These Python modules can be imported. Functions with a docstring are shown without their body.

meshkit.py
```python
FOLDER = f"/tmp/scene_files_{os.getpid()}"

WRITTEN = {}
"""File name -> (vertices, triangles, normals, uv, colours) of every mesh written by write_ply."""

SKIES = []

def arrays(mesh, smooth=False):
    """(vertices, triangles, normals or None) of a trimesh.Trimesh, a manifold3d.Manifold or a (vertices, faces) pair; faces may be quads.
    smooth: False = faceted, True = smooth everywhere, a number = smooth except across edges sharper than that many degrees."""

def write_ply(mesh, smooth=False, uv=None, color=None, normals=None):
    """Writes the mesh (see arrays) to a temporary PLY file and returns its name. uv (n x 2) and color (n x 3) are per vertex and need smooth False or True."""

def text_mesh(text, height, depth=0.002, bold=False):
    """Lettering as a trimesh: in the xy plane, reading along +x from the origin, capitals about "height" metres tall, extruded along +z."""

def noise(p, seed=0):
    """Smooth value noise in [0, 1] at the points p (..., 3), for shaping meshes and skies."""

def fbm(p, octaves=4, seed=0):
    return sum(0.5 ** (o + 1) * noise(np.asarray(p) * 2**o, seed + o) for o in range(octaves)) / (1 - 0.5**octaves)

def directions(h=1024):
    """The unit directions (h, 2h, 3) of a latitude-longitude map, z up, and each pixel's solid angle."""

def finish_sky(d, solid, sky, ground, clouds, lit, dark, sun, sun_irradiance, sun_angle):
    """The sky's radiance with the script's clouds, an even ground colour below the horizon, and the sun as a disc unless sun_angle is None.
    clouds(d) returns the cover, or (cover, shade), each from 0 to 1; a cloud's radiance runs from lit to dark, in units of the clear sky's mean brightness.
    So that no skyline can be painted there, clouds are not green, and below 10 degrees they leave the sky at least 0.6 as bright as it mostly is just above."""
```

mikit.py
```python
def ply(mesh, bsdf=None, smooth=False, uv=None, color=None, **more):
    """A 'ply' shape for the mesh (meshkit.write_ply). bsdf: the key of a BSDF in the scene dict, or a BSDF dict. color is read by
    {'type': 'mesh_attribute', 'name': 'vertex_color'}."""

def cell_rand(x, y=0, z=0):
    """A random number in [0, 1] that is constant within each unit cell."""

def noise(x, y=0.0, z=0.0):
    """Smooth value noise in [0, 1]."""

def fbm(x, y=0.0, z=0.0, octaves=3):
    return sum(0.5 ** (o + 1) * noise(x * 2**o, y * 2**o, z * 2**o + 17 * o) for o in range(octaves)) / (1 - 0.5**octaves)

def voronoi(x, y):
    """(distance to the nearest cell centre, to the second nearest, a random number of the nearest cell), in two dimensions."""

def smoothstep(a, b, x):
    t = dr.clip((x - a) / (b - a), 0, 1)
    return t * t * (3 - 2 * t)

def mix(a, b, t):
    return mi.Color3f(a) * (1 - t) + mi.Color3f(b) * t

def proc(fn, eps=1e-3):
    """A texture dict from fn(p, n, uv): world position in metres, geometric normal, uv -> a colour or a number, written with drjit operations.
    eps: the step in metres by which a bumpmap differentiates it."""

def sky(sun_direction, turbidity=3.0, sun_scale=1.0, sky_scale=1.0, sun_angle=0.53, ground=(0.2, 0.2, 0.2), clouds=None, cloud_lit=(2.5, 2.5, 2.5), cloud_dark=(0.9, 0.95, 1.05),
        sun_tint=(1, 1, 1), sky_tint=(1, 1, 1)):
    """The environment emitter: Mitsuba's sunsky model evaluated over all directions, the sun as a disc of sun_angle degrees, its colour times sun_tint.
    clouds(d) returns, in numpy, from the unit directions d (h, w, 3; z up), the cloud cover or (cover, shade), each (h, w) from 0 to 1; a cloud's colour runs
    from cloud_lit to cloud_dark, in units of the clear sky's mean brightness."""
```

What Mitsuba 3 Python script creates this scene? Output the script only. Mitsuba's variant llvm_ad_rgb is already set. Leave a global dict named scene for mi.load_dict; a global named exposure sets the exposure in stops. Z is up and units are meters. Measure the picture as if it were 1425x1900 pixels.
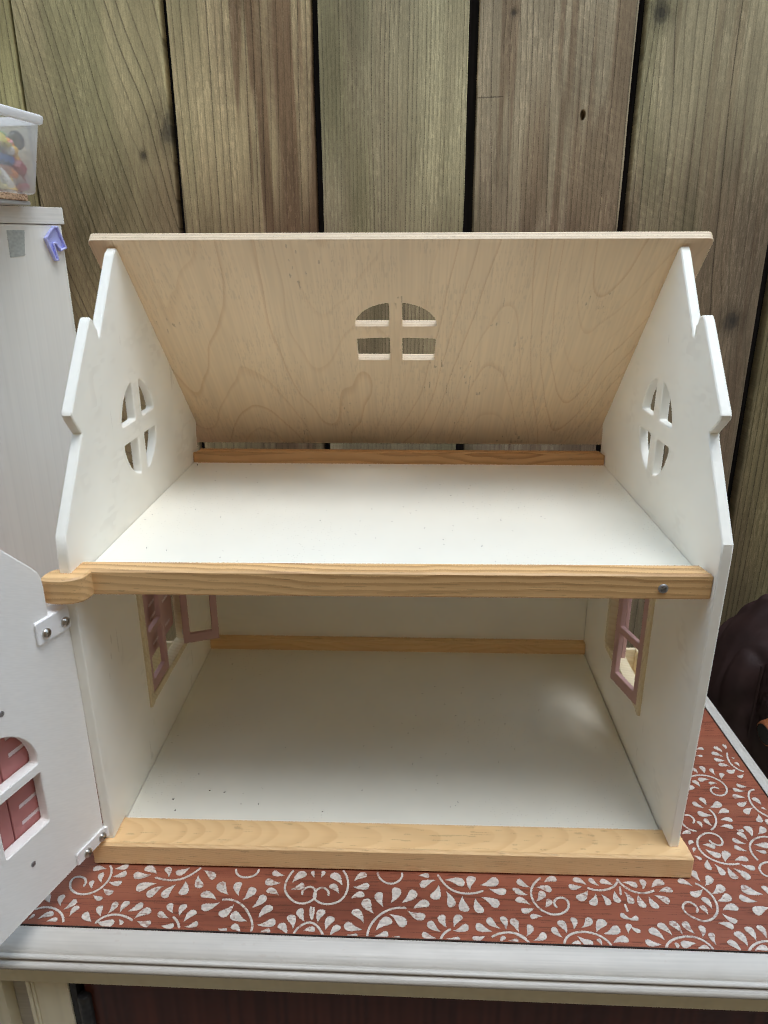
import math, random
import numpy as np, trimesh, manifold3d as m3, drjit as dr, mitsuba as mi
import mikit, meshkit
from mikit import proc, noise, fbm, voronoi, cell_rand, smoothstep, mix
from shapely.geometry import Polygon, LineString, Point, box as sbox
from shapely import affinity
T = mi.ScalarTransform4f
scene, labels = {}, {}

# ------------------------------------------------------------------ camera, sky, exposure
CAM = np.array([.2432, -.5249, .4878]); FWD = np.array([-.0329, .9407, -.3376]); UP = [-.0091, .3375, .9413]
scene['camera'] = {'type': 'perspective', 'fov': 54.874, 'fov_axis': 'x', 'near_clip': .01, 'far_clip': 200.,
                   'to_world': T().look_at(origin=CAM.tolist(), target=(CAM + FWD).tolist(), up=UP)}

def cover(d):                                # an even overcast: brightest overhead, a third of that at the horizon
    return np.ones(d.shape[:2]), 1 - np.clip(d[..., 2], 0, 1)

scene['sky'] = mikit.sky((.22, -.20, .95), turbidity=3, sun_scale=.14, sun_angle=26, sun_tint=(.86, 1.02, 1.32), clouds=cover,
                         cloud_lit=(1.06, 1.33, 1.66), cloud_dark=(.88, 1.11, 1.36), ground=(.2, .18, .16))
exposure = 3.3

# ------------------------------------------------------------------ helpers
def lin(*c):
    return [((x / 255 + .055) / 1.055) ** 2.4 if x > 10 else x / 255 / 12.92 for x in c]

def mat(key, base, rough=.5, spec=.5, metallic=0., bump=None, eps=4e-4, **more):
    b = {'type': 'principled', 'base_color': proc(base) if callable(base) else {'type': 'rgb', 'value': list(base)},
         'roughness': proc(rough) if callable(rough) else rough, 'metallic': metallic, 'specular': spec, **more}
    if bump:
        b = {'type': 'bumpmap', 'arbitrary': proc(bump, eps), 'scale': 1.0, 'bsdf': b}
    scene[key] = {'type': 'twosided', 'bsdf': b}
    return key

def free(name):
    if name not in scene and name not in labels and not any(k.startswith(name + '__') for k in scene):
        return name
    i = 1
    while True:
        k = '%s_%03d' % (name, i)
        if k not in scene and k not in labels and not any(q.startswith(k + '__') for q in scene):
            return k
        i += 1

def thing(name, label, cat, group=None):
    k = free(name); labels[k] = {'label': label, 'category': cat}
    if group: labels[k]['group'] = group
    return k

def add(parent, name, mesh, m, smooth=32, label=None, **kw):
    k = free(parent + '__' + name if parent else name)
    scene[k] = mikit.ply(mesh, m, smooth=smooth, **kw)
    if label: labels[k] = {'label': label}
    return k

def single(name, mesh, m, label, cat, group=None, smooth=32):
    k = thing(name, label, cat, group); scene[k] = mikit.ply(mesh, m, smooth=smooth); return k

def frame(o, ex, ey, ez):
    M = np.eye(4); M[:3, 0], M[:3, 1], M[:3, 2], M[:3, 3] = ex, ey, ez, o; return M

def moved(mesh, M):
    mesh = mesh.copy(); mesh.apply_transform(M)
    return mesh

def hull(pts):
    return trimesh.Trimesh(pts).convex_hull if False else trimesh.convex.convex_hull(np.asarray(pts, float))

def rbox(x0, x1, y0, y1, z0, z1, r=.0008, n=2):
    """A box with rounded edges."""
    r = min(r, .49 * (x1 - x0), .49 * (y1 - y0), .49 * (z1 - z0))
    a = np.linspace(0, np.pi / 2, n + 1); dirs = []
    for t in a:
        for f in (a if t < np.pi / 2 - 1e-6 else [0]):
            dirs.append((np.cos(t) * np.cos(f), np.cos(t) * np.sin(f), np.sin(t)))
    dirs = np.array(dirs); pts = []
    for sx in (-1, 1):
        for sy in (-1, 1):
            for sz in (-1, 1):
                c = np.array([x1 - r if sx > 0 else x0 + r, y1 - r if sy > 0 else y0 + r, z1 - r if sz > 0 else z0 + r])
                pts.append(c + r * dirs * [sx, sy, sz])
    return hull(np.vstack(pts))

def ring_inset(p, d):
    """Moves a closed ring inward (to its left side when it runs counter-clockwise) by d at mitred corners."""
    q, s = np.roll(p, 1, 0), np.roll(p, -1, 0)
    e1 = p - q; e2 = s - p
    e1 /= np.linalg.norm(e1, axis=1, keepdims=True); e2 /= np.linalg.norm(e2, axis=1, keepdims=True)
    n1, n2 = np.c_[-e1[:, 1], e1[:, 0]], np.c_[-e2[:, 1], e2[:, 0]]
    b = n1 + n2; b /= np.maximum((b * b).sum(1, keepdims=True) / 2, .35)
    return p + b * d

def prism(poly, t, ch=.0006):
    """A shapely polygon in xy extruded from z = 0 to t, its rims (holes too) chamfered by ch."""
    from shapely.geometry.polygon import orient
    poly = orient(poly.simplify(2e-5), 1.0)
    rings = [np.array(r.coords)[:-1] for r in [poly.exterior, *poly.interiors]]
    ins = [ring_inset(r, ch) for r in rings]
    tri = np.asarray(m3.triangulate([r.astype(float) for r in ins], 1e-9, True))
    flat = np.vstack(ins); n = len(flat)
    V = [np.c_[flat, np.full(n, t)], np.c_[flat, np.zeros(n)]]; F = [tri, tri[:, ::-1] + n]; at = 2 * n; off = 0
    for r, i in zip(rings, ins):
        k = len(r); lo = at; V += [np.c_[r, np.full(k, ch)], np.c_[r, np.full(k, t - ch)]]; at += 2 * k
        idx = np.arange(k); nx = (idx + 1) % k
        def strip(a, b):
            F.append(np.c_[a + idx, a + nx, b + nx]); F.append(np.c_[a + idx, b + nx, b + idx])
        strip(n + off, lo); strip(lo, lo + k); strip(lo + k, off)
        off += k
    return trimesh.Trimesh(np.vstack(V), np.vstack(F), process=False)

def rnd(poly, r):
    """Rounds every corner, inner and outer, by r."""
    return poly.buffer(-r, quad_segs=6).buffer(2 * r, quad_segs=6).buffer(-r, quad_segs=6)

def tube(points, radii, sides=12, cap=True):
    p = np.asarray(points, float); t = np.gradient(p, axis=0); t /= np.linalg.norm(t, axis=1, keepdims=True)
    a = np.cross(t, [0, 0, 1.] if abs(t[0, 2]) < .9 else [1., 0, 0]); a /= np.linalg.norm(a, axis=1, keepdims=True); b = np.cross(t, a)
    r = np.broadcast_to(radii, (len(p),)); g = np.arange(sides) * 2 * np.pi / sides
    V = (p[:, None] + r[:, None, None] * (np.cos(g)[None, :, None] * a[:, None] + np.sin(g)[None, :, None] * b[:, None])).reshape(-1, 3)
    F = []
    for i in range(len(p) - 1):
        for j in range(sides):
            k = (j + 1) % sides; F += [[i * sides + j, i * sides + k, (i + 1) * sides + k], [i * sides + j, (i + 1) * sides + k, (i + 1) * sides + j]]
    if cap:
        n = len(V); V = np.vstack([V, p[0], p[-1]]); e = (len(p) - 1) * sides
        for j in range(sides):
            k = (j + 1) % sides; F += [[n, k, j], [n + 1, e + j, e + k]]
    return trimesh.Trimesh(V, F, process=False)

def lathe(profile, n=24):
    return trimesh.creation.revolve(np.asarray(profile, float), sections=n)

def cross_screw(r, h, flat=False):
    """A cross-head screw, its head's axis +z, sitting on z = 0."""
    if flat:
        pr = [(0, h * .6), (r * .8, h * .6), (r, h * .3), (r, -.0006), (0, -.0006)]
    else:
        pr = [(0, h)] + [(r * np.sin(a), h * (.25 + .75 * np.cos(a))) for a in np.linspace(.25, np.pi / 2, 7)] + [(r, 0), (0, 0)]
    head = lathe(pr[::-1], 28)
    head = m3.Manifold(m3.Mesh(vert_properties=np.asarray(head.vertices, np.float32), tri_verts=np.asarray(head.faces, np.uint32)))
    for a in (35, 125):
        head -= m3.Manifold.cube([r * 1.3, r * .30, h * 1.5], True).rotate([0, 0, a]).translate([0, 0, h * (1.08 if not flat else .9)])
    return to_tri(head)

def man(mesh):
    mesh = mesh.copy(); mesh.merge_vertices()
    return m3.Manifold(m3.Mesh(vert_properties=np.asarray(mesh.vertices, np.float32), tri_verts=np.asarray(mesh.faces, np.uint32)))

def to_tri(m):
    q = m.to_mesh(); return trimesh.Trimesh(np.array(q.vert_properties[:, :3], float), np.array(q.tri_verts), process=False)

def cat(*ms):
    return trimesh.util.concatenate(ms)

# ------------------------------------------------------------------ materials
PLANKS = [(-.42, -.204), (-.2012, -.0365), (-.0285, .1307), (.1392, .3050), (.3165, .4872), (.4982, .6650), (.6795, .86), (.868, 1.03)]
GAPS = [.5 * (a[1] + b[0]) for a, b in zip(PLANKS[:-1], PLANKS[1:])]
KNOTS = [(-.0697, .589, .0036, 1), (-.034, .619, .015, 1), (.636, .402, .0095, 5), (.512, .728, .010, 5), (.353, .727, .003, 4), (.60, .12, .012, 5), (.05, .9, .015, 2)]

def pick(i, vals):
    v = mi.Float(vals[0])
    for k in range(1, len(vals)): v = dr.select(i > k - .5, vals[k], v)
    return v

def fence_fields(p):
    i = sum(dr.select(p.x > g, 1., 0.) for g in GAPS)
    x, z = p.x, p.z
    w = dr.select(dr.abs(i - 1) < .5, .26 * (z - .56) * (.5 + .5 * smoothstep(.0, -.14, x)) + .35 * (z - .62) * dr.abs(z - .62) - .6 * (z - .62) * (z - .62) * smoothstep(-.16, -.05, x), 0.)
    w += .050 * (noise(x * 5 + i * 11.3, z * 1.7 + i * 5.1) - .5) * pick(i, [.3, 1.5, .5, .45, .5, 1.0, .6, .6]) + .0045 * (noise(x * 45 + 3 * i, z * 6) - .5)
    kn = mi.Float(0); kd = mi.Float(0)
    for a, b, r, ki in KNOTS:
        here = dr.select(dr.abs(i - ki) < .5, 1., 0.)
        dx, dz = (x - a) / r, (z - b) / r
        w += here * r * 1.6 * dx / (1 + dr.abs(dx)) * dr.exp(-.10 * dx * dx - .03 * dz * dz)
        q = dr.sqrt(dx * dx + dz * dz * .55) + .5 * (noise(x * 150, z * 90) - .5) + .15 * (noise(x * 700, z * 500) - .5)
        kn = dr.maximum(kn, here * (1 - smoothstep(.55, 1.15, q)) * (.75 + .25 * smoothstep(.3, .5, dr.abs(q - .7))))
        kd = dr.maximum(kd, here * (1 - smoothstep(.8, 2.4, q)))
    t = (x + w) / pick(i, [.0062, .0100, .0085, .0048, .0060, .0085, .0075, .006]) + i * 3.7
    k, f = dr.floor(t), t - dr.floor(t)
    amp = .35 + .65 * cell_rand(k, i)
    line = (.35 * smoothstep(.30, .86, f) + .75 * smoothstep(.80, .93, f)) * (1 - smoothstep(.965, 1.0, f)) * amp
    fib = noise(x * 650 + z * 9, z * 30) * .30 + noise(x * 1100, z * 160 + 7) * .35 + noise(x * 1500 + 3, z * 900) * .35
    return i, x, z, line, fib, kn, kd

def fence_color(p, n, uv):
    i, x, z, line, fib, kn, kd = fence_fields(p)
    base = mi.Color3f(0)
    tones = [(.235, .205, .105), (.32, .265, .155), (.32, .25, .15), (.285, .25, .165), (.26, .21, .15), (.285, .24, .16), (.22, .19, .10), (.2, .17, .08)]
    for c in range(3): base[c] = (1.62, 1.60, 1.40)[c] * pick(i, [t[c] for t in tones])
    big = fbm(x * 9 + i * 4, z * 2.2 + i, 0., 3)
    base = mix(base, mi.Color3f(base.x * .72, base.y * .68, base.z * .70), smoothstep(.42, .68, big))
    # patches where the grey skin has worn down to red-brown wood, most of all on the third plank
    ero = noise(x * 160 + i, z * 7) * .45 + noise(x * 38 + i * 3, z * 2.4) * .55
    red = smoothstep(.46, .62, ero) * pick(i, [.1, .22, .85, .12, .55, .3, .15, .2]) * dr.select(i < 2.5, smoothstep(.02, .05, x + dr.select(i < 1.5, .1, 0.)), 1.)
    base = mix(base, mi.Color3f(.20, .115, .06), red)
    # green algae film, strongest along plank edges
    alg = smoothstep(.45, .7, fbm(x * 16 + 7 * i, z * 3 + 2, 0., 3))
    base = mix(base, mi.Color3f(.20, .19, .085), .5 * alg)
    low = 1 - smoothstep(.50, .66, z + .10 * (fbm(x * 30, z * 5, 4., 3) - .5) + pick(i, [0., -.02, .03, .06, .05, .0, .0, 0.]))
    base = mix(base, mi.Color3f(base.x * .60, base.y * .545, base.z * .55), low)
    base = base * (.70 + .60 * fib)
    chaff = smoothstep(.60, .74, noise(x * 900 + 5, z * 130)) * smoothstep(.4, .7, noise(x * 60 + i, z * 14))
    base = mix(base, base * 1.4 + .015, .5 * chaff)
    grey = (base.x + base.y + base.z) / 3
    base = mix(base, mi.Color3f(grey * 1.05, grey, grey * .86), .08) * (1 - .52 * line)
    crack = dr.select((dr.abs(z - .6455 - .03 * (x - .316)) < .0007) & (x > .3165) & (x < .340 + .006 * noise(z * 900)), 1., 0.)
    base = base * (1 - .5 * crack)
    saw = smoothstep(.55, .9, noise((x * .55 + z) * 420 + 2 * noise(x * 30, z * 30), (x - z * .55) * 22)) * smoothstep(.55, .8, noise(x * 14 + 3, z * 9 + i))
    base = base * (1 + .10 * saw)
    base = mix(base, mi.Color3f(.055, .048, .04), .8 * kn)
    base = base * (1 - .30 * kd)
    return base * (.80 + .40 * fbm(x * 60, z * 12, 3., 2))

def fence_bump(p, n, uv):
    i, x, z, line, fib, kn, kd = fence_fields(p)
    return -.00055 * line + .00022 * fib - .0004 * kn

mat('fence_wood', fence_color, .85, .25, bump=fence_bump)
mat('fence_back', lambda p, n, uv: mi.Color3f(.035, .03, .028) * (.6 + .8 * noise(p.x * 400, p.z * 12)), .9, .2)

def paint_bump(p, n, uv):
    return 6e-5 * noise(p.x * 900, p.y * 900, p.z * 900) + 1.2e-4 * noise(p.x * 240, p.y * 240, p.z * 240)

def wall_color(p, n, uv):
    c = mi.Color3f(.83, .81, .73) * (.955 + .09 * fbm(p.x * 22, p.y * 22, p.z * 22, 4))
    smudge = smoothstep(.62, .80, fbm(p.y * 26 + 3, p.z * 34, p.x * 4, 3)) * smoothstep(.4, .6, noise(p.y * 120, p.z * 300, p.x * 20))
    c = mix(c, mi.Color3f(.50, .46, .39), .14 * smudge)
    scuff = smoothstep(.80, .86, noise(p.y * 260, p.z * 70, p.x * 3)) * smoothstep(.72, .82, noise(p.y * 17, p.z * 17, 5))
    return c * (1 - .12 * scuff)
mat('white_paint', wall_color, .42, .45, bump=paint_bump)

def edge_color(p, n, uv):
    v = noise(p.x * 900, p.y * 300, p.z * 300)
    pit = smoothstep(.74, .82, noise(p.x * 500 + 3, p.y * 420, p.z * 420))
    return mi.Color3f(.82, .80, .75) * (.95 + .08 * v) * (1 - .22 * pit)

def door_bump(p, n, uv):
    a, b = p.y * .6 + p.z, p.z * .6 - p.y
    return 1.0e-4 * noise(a * 1500, b * 260, 1.) + 6e-5 * noise(p.x * 700, p.y * 700, p.z * 700)
mat('door_paint', lambda p, n, uv: mi.Color3f(.82, .81, .78) * (.97 + .05 * noise((p.y * .6 + p.z) * 1400, (p.z * .6 - p.y) * 200)), .45, .45, bump=door_bump)

def floor_color(p, n, uv):
    d1, _, k1 = voronoi(p.x * 95, p.y * 95)
    dirt = (1 - smoothstep(.05, .085, d1)) * dr.select(k1 > .86, 1., 0.) * smoothstep(.45, .6, noise(p.x * 18, p.y * 18 + 3))
    d2, _, k2 = voronoi(p.x * 330 + 9, p.y * 330)
    dust = (1 - smoothstep(.10, .2, d2)) * dr.select(k2 > .80, 1., 0.) * smoothstep(.42, .68, fbm(p.x * 12 + 4, p.y * 16, p.z * 9))
    c = mi.Color3f(.76, .74, .65) * (.97 + .06 * fbm(p.x * 25, p.y * 25, p.z * 40, 3))
    c = mix(c, mi.Color3f(.18, .15, .12), .55 * dirt)
    return mix(c, mi.Color3f(.36, .33, .29), .30 * dust)
def floor_rough(p, n, uv):
    return .12 + .12 * fbm(p.x * 20, p.y * 20, p.z * 7, 3)
mat('floor_paint', floor_color, floor_rough, .5, bump=lambda p, n, uv: 1.0e-4 * noise(p.x * 160, p.y * 160) + 2.5e-5 * noise(p.x * 700, p.y * 700))

def pine(c_light, c_dark, cy, cz, spacing, tilt, seed, rough=.45, contrast=1., key=None):
    """Solid softwood: growth rings about a slightly tilted axis that runs along x."""
    def fields(p):
        wy = .012 * (noise(p.x * 5 + seed, 3.) - .5) + .004 * (noise(p.x * 22, seed) - .5)
        wz = .010 * (noise(p.x * 6 + seed, 9.) - .5) + .0016 * (noise(p.x * 60, p.z * 200, seed) - .5)
        a, b = p.y - cy + wy, p.z - cz + wz + tilt * (p.x - .23)
        t = dr.sqrt(a * a + b * b) / spacing; f = t - dr.floor(t)
        ring = smoothstep(.25, .85, f) * (1 - smoothstep(.90, 1.0, f)) * (.45 + .55 * cell_rand(dr.floor(t), seed))
        fib = noise(p.x * 60, p.y * 1500, p.z * 1500)
        return ring, fib
    def col(p, n, uv):
        ring, fib = fields(p)
        c = mix(c_light, c_dark, dr.clip(contrast * ring + .18 * (fib - .5), 0, 1))
        fleck = smoothstep(.80, .88, noise(p.x * 90 + seed, p.y * 800, p.z * 800))
        return c * (.92 + .16 * fbm(p.x * 14 + seed, p.y * 90, p.z * 90)) * (1 - .18 * fleck)
    def bmp(p, n, uv):
        ring, fib = fields(p); return 1.4e-4 * ring + 5e-5 * fib
    return mat(key, col, rough, .45, bump=bmp)
pine((.66, .42, .195), (.34, .165, .058), -.115, .155, .0047, .02, 1., key='pine_beam', contrast=.72)
pine((.76, .515, .265), (.60, .36, .155), -.034, -.052, .0019, .085, 5., key='pine_board', contrast=.42)
pine((.56, .31, .135), (.34, .155, .055), .22, .29, .0034, .006, 9., key='pine_rail')
pine((.70, .61, .42), (.60, .47, .27), .5, .4, .004, .3, 13., key='raw_wood', contrast=.5)

RS, RN, RC = np.array([0, .6935, -.7204]), np.array([0, .7204, .6935]), .4232
def veneer(p, n, uv):
    s = (p.z - .4934) * -.7204 + (p.y - .1124) * .6935
    d = p.y * .7204 + p.z * .6935 - RC
    x = p.x
    h = 1.0 * fbm(x * 5.2 + 1.7 + .5 * noise(s * 7, 4.), s * 2.0 + 3.1, 0., 2) + .85 * noise(x * 12 + 6, s * 2.4 + 2.2) + .035 * noise(x * 60, s * 20) + 1.6 * x
    t = h * 11; f = t - dr.floor(t)
    ln = smoothstep(.84, .975, f) * (1 - smoothstep(.98, 1., f)) * (.30 + .70 * cell_rand(dr.floor(t), 2.))
    fine = noise(x * 700, s * 22); fine2 = noise(x * 240 + 4, s * 9)
    c = mix(mi.Color3f(.82, .645, .455), mi.Color3f(.78, .59, .39), fbm(x * 7, s * 4, 2.))
    c = c * (.93 + .09 * fine + .05 * fine2)
    c = mi.Color3f(c.x * (1 - .12 * ln), c.y * (1 - .18 * ln), c.z * (1 - .25 * ln))
    pore = smoothstep(.62, .80, noise(x * 1300 + 3, s * 150)) * smoothstep(.3, .6, noise(x * 50, s * 30))
    c = c * (1 - .09 * pore) * (.95 + .10 * fbm(x * 22 + 2, s * 5, 0., 2))
    fleck = smoothstep(.88, .93, noise(x * 560 + 1, s * 120 + x * 30)) * smoothstep(.76, .82, noise(x * 34, s * 30 + 4))
    c = c * (1 - .30 * fleck)
    edge = dr.abs(n.y * .7204 + n.z * .6935) < .6
    ply_n = d / .0016; ply_f = ply_n - dr.floor(ply_n); odd = dr.floor(ply_n * .5) * 2 == dr.floor(ply_n)
    e = dr.select(odd, mi.Color3f(.70, .56, .38), mi.Color3f(.62, .47, .30)) * (.85 + .2 * noise(x * 120, ply_n * 3)) * (1 - .35 * (smoothstep(.86, 1., ply_f)))
    return dr.select(edge, e, c)
mat('plywood', veneer, .42, .45, bump=lambda p, n, uv: 4e-5 * noise(p.x * 800, (p.y - p.z) * 20))

def red_top(p, n, uv):
    g = noise(p.x * 22, p.y * 700) * .6 + noise(p.x * 70, p.y * 1900) * .4
    b = fbm(p.x * 5, p.y * 26, 1., 3)
    c = mix(mi.Color3f(.26, .080, .045), mi.Color3f(.15, .044, .026), smoothstep(.35, .75, b * .6 + g * .4))
    dash = smoothstep(.70, .82, noise(p.x * 60 + 5, p.y * 1300))
    c = c * (.75 + .5 * g) * (1 - .35 * dash)
    light = smoothstep(.60, .8, noise(p.x * 9 + 3, p.y * 60))
    return mix(c, mi.Color3f(.30, .105, .060), .45 * light)
mat('red_stain', red_top, .42, .45, bump=lambda p, n, uv: 5e-5 * noise(p.x * 40, p.y * 1500))
def stencil(p, n, uv):
    c = mi.Color3f(.56, .505, .45) * (.78 + .30 * noise(p.x * 700, p.y * 700)) * (.86 + .24 * noise(p.x * 120, p.y * 900))
    worn = smoothstep(.60, .78, noise(p.x * 520, p.y * 900) * .55 + fbm(p.x * 60, p.y * 60, 2., 2) * .45)
    return mix(c, mi.Color3f(.22, .075, .045), .65 * worn)
mat('stencil_paint', stencil, .7, .3)
mat('seam_dark', (.03, .02, .016), .8, .2)

def trim_color(p, n, uv):
    b = noise(p.x * 14, (p.y + p.z) * 900) * .6 + noise(p.x * 60, (p.y - p.z) * 600) * .4
    wear = smoothstep(.78, .86, noise(p.x * 420, p.y * 500, p.z * 500)) * smoothstep(.5, .7, noise(p.x * 30, p.z * 90))
    return mix(mi.Color3f(.49, .465, .42) * (.90 + .16 * b), mi.Color3f(.40, .33, .28), .22 * wear)
mat('trim_paint', trim_color, .40, .45, bump=lambda p, n, uv: 1.2e-4 * noise(p.x * 18, (p.y + p.z) * 900))
mat('stile_paint', lambda p, n, uv: mi.Color3f(.76, .71, .54) * (.95 + .07 * noise(p.x * 300, p.z * 14)), .45, .4)
def mahogany(p, n, uv):
    g = noise(p.x * 300, p.z * 10) * .6 + fbm(p.x * 30, p.z * 4, 2.) * .4
    return mix(mi.Color3f(.11, .028, .014), mi.Color3f(.035, .010, .007), g)
mat('mahogany', mahogany, .25, .5)
mat('black_iron', lambda p, n, uv: mi.Color3f(.02, .02, .022) * (.5 + noise(p.x * 300, p.y * 300, p.z * 300)), .45, .6)

CD, CN, CO = np.array([-.643, -.766, 0]), np.array([.766, -.643, 0]), np.array([-.1657, .395, 0])
def cab_color(p, n, uv):
    u = (p.x - CO[0]) * CD[0] + (p.y - CO[1]) * CD[1]
    w = .006 * noise(u * 14, p.z * 2.5)
    g = noise((u + w) * 420, p.z * 9) * .55 + noise((u + w) * 1300, p.z * 26) * .45
    cath = (u + .05 * noise(u * 7, p.z * 1.4)) * 90; f = cath - dr.floor(cath)
    ln = smoothstep(.6, .95, f) * (1 - smoothstep(.96, 1., f))
    return mi.Color3f(.85, .83, .75) * (.96 + .05 * g) * (1 - .025 * ln)
mat('pale_groove', (.74, .62, .62), .6, .3)
mat('cabinet_laminate', cab_color, .55, .4, bump=lambda p, n, uv: 7e-5 * noise((p.x * CD[0] + p.y * CD[1]) * 700, p.z * 14))
def cab_top(p, n, uv):
    g = noise((p.x * CD[0] + p.y * CD[1]) * 16, p.z * 700) * .6 + noise((p.x * CD[0] + p.y * CD[1]) * 60, p.z * 1800) * .4
    return mi.Color3f(.80, .78, .72) * (.88 + .16 * g)
mat('cabinet_top', cab_top, .5, .4)
mat('grey_tape', lambda p, n, uv: mi.Color3f(.50, .52, .475) * (.85 + .25 * noise(p.x * 500, p.y * 500, p.z * 500)), .8, .2)
def chip(p, n, uv):
    d, e, k = voronoi((p.y + p.x) * 700, p.z * 900)
    return mix(mi.Color3f(.62, .43, .28), mi.Color3f(.22, .12, .075), smoothstep(.35, .9, k)) * (.8 + .3 * smoothstep(0., .3, e - d))
mat('chipboard', chip, .9, .2, bump=lambda p, n, uv: 4e-4 * noise(p.x * 800, p.y * 800, p.z * 800))
mat('grey_board', (.42, .41, .39), .6, .3)
mat('lilac_plastic', (.46, .48, .84), .35, .5)

mat('pink_paint', lambda p, n, uv: mi.Color3f(.44, .165, .155) * (.93 + .12 * fbm(p.x * 60, p.y * 60, p.z * 60)), .45, .4, bump=paint_bump)
mat('mauve_paint', lambda p, n, uv: mi.Color3f(.50, .31, .29) * (.93 + .12 * fbm(p.x * 60, p.y * 60, p.z * 60)), .45, .4)
mat('hinge_white', (.80, .80, .80), .28, .5, clearcoat=.5)
mat('bright_steel', (.55, .53, .50), .22, .5, metallic=1.)
mat('dull_steel', lambda p, n, uv: mi.Color3f(.34, .34, .35) * (.6 + .7 * noise(p.x * 1500, p.y * 1500, p.z * 1500)), .42, .5, metallic=.85)
mat('crumb', (.05, .035, .02), .9, .2)

scene['frosted_plastic'] = {'type': 'blendbsdf', 'weight': .36,
    'a': {'type': 'thindielectric', 'int_ior': 1.25},
    'b': {'type': 'principledthin', 'base_color': {'type': 'rgb', 'value': [.95, .95, .95]}, 'roughness': .5, 'spec_trans': .0, 'diff_trans': .8, 'eta': 1.45}}
scene['rim_plastic'] = {'type': 'principledthin', 'base_color': {'type': 'rgb', 'value': [.95, .95, .95]}, 'roughness': .35, 'spec_trans': .0, 'diff_trans': .7, 'eta': 1.45}

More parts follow.
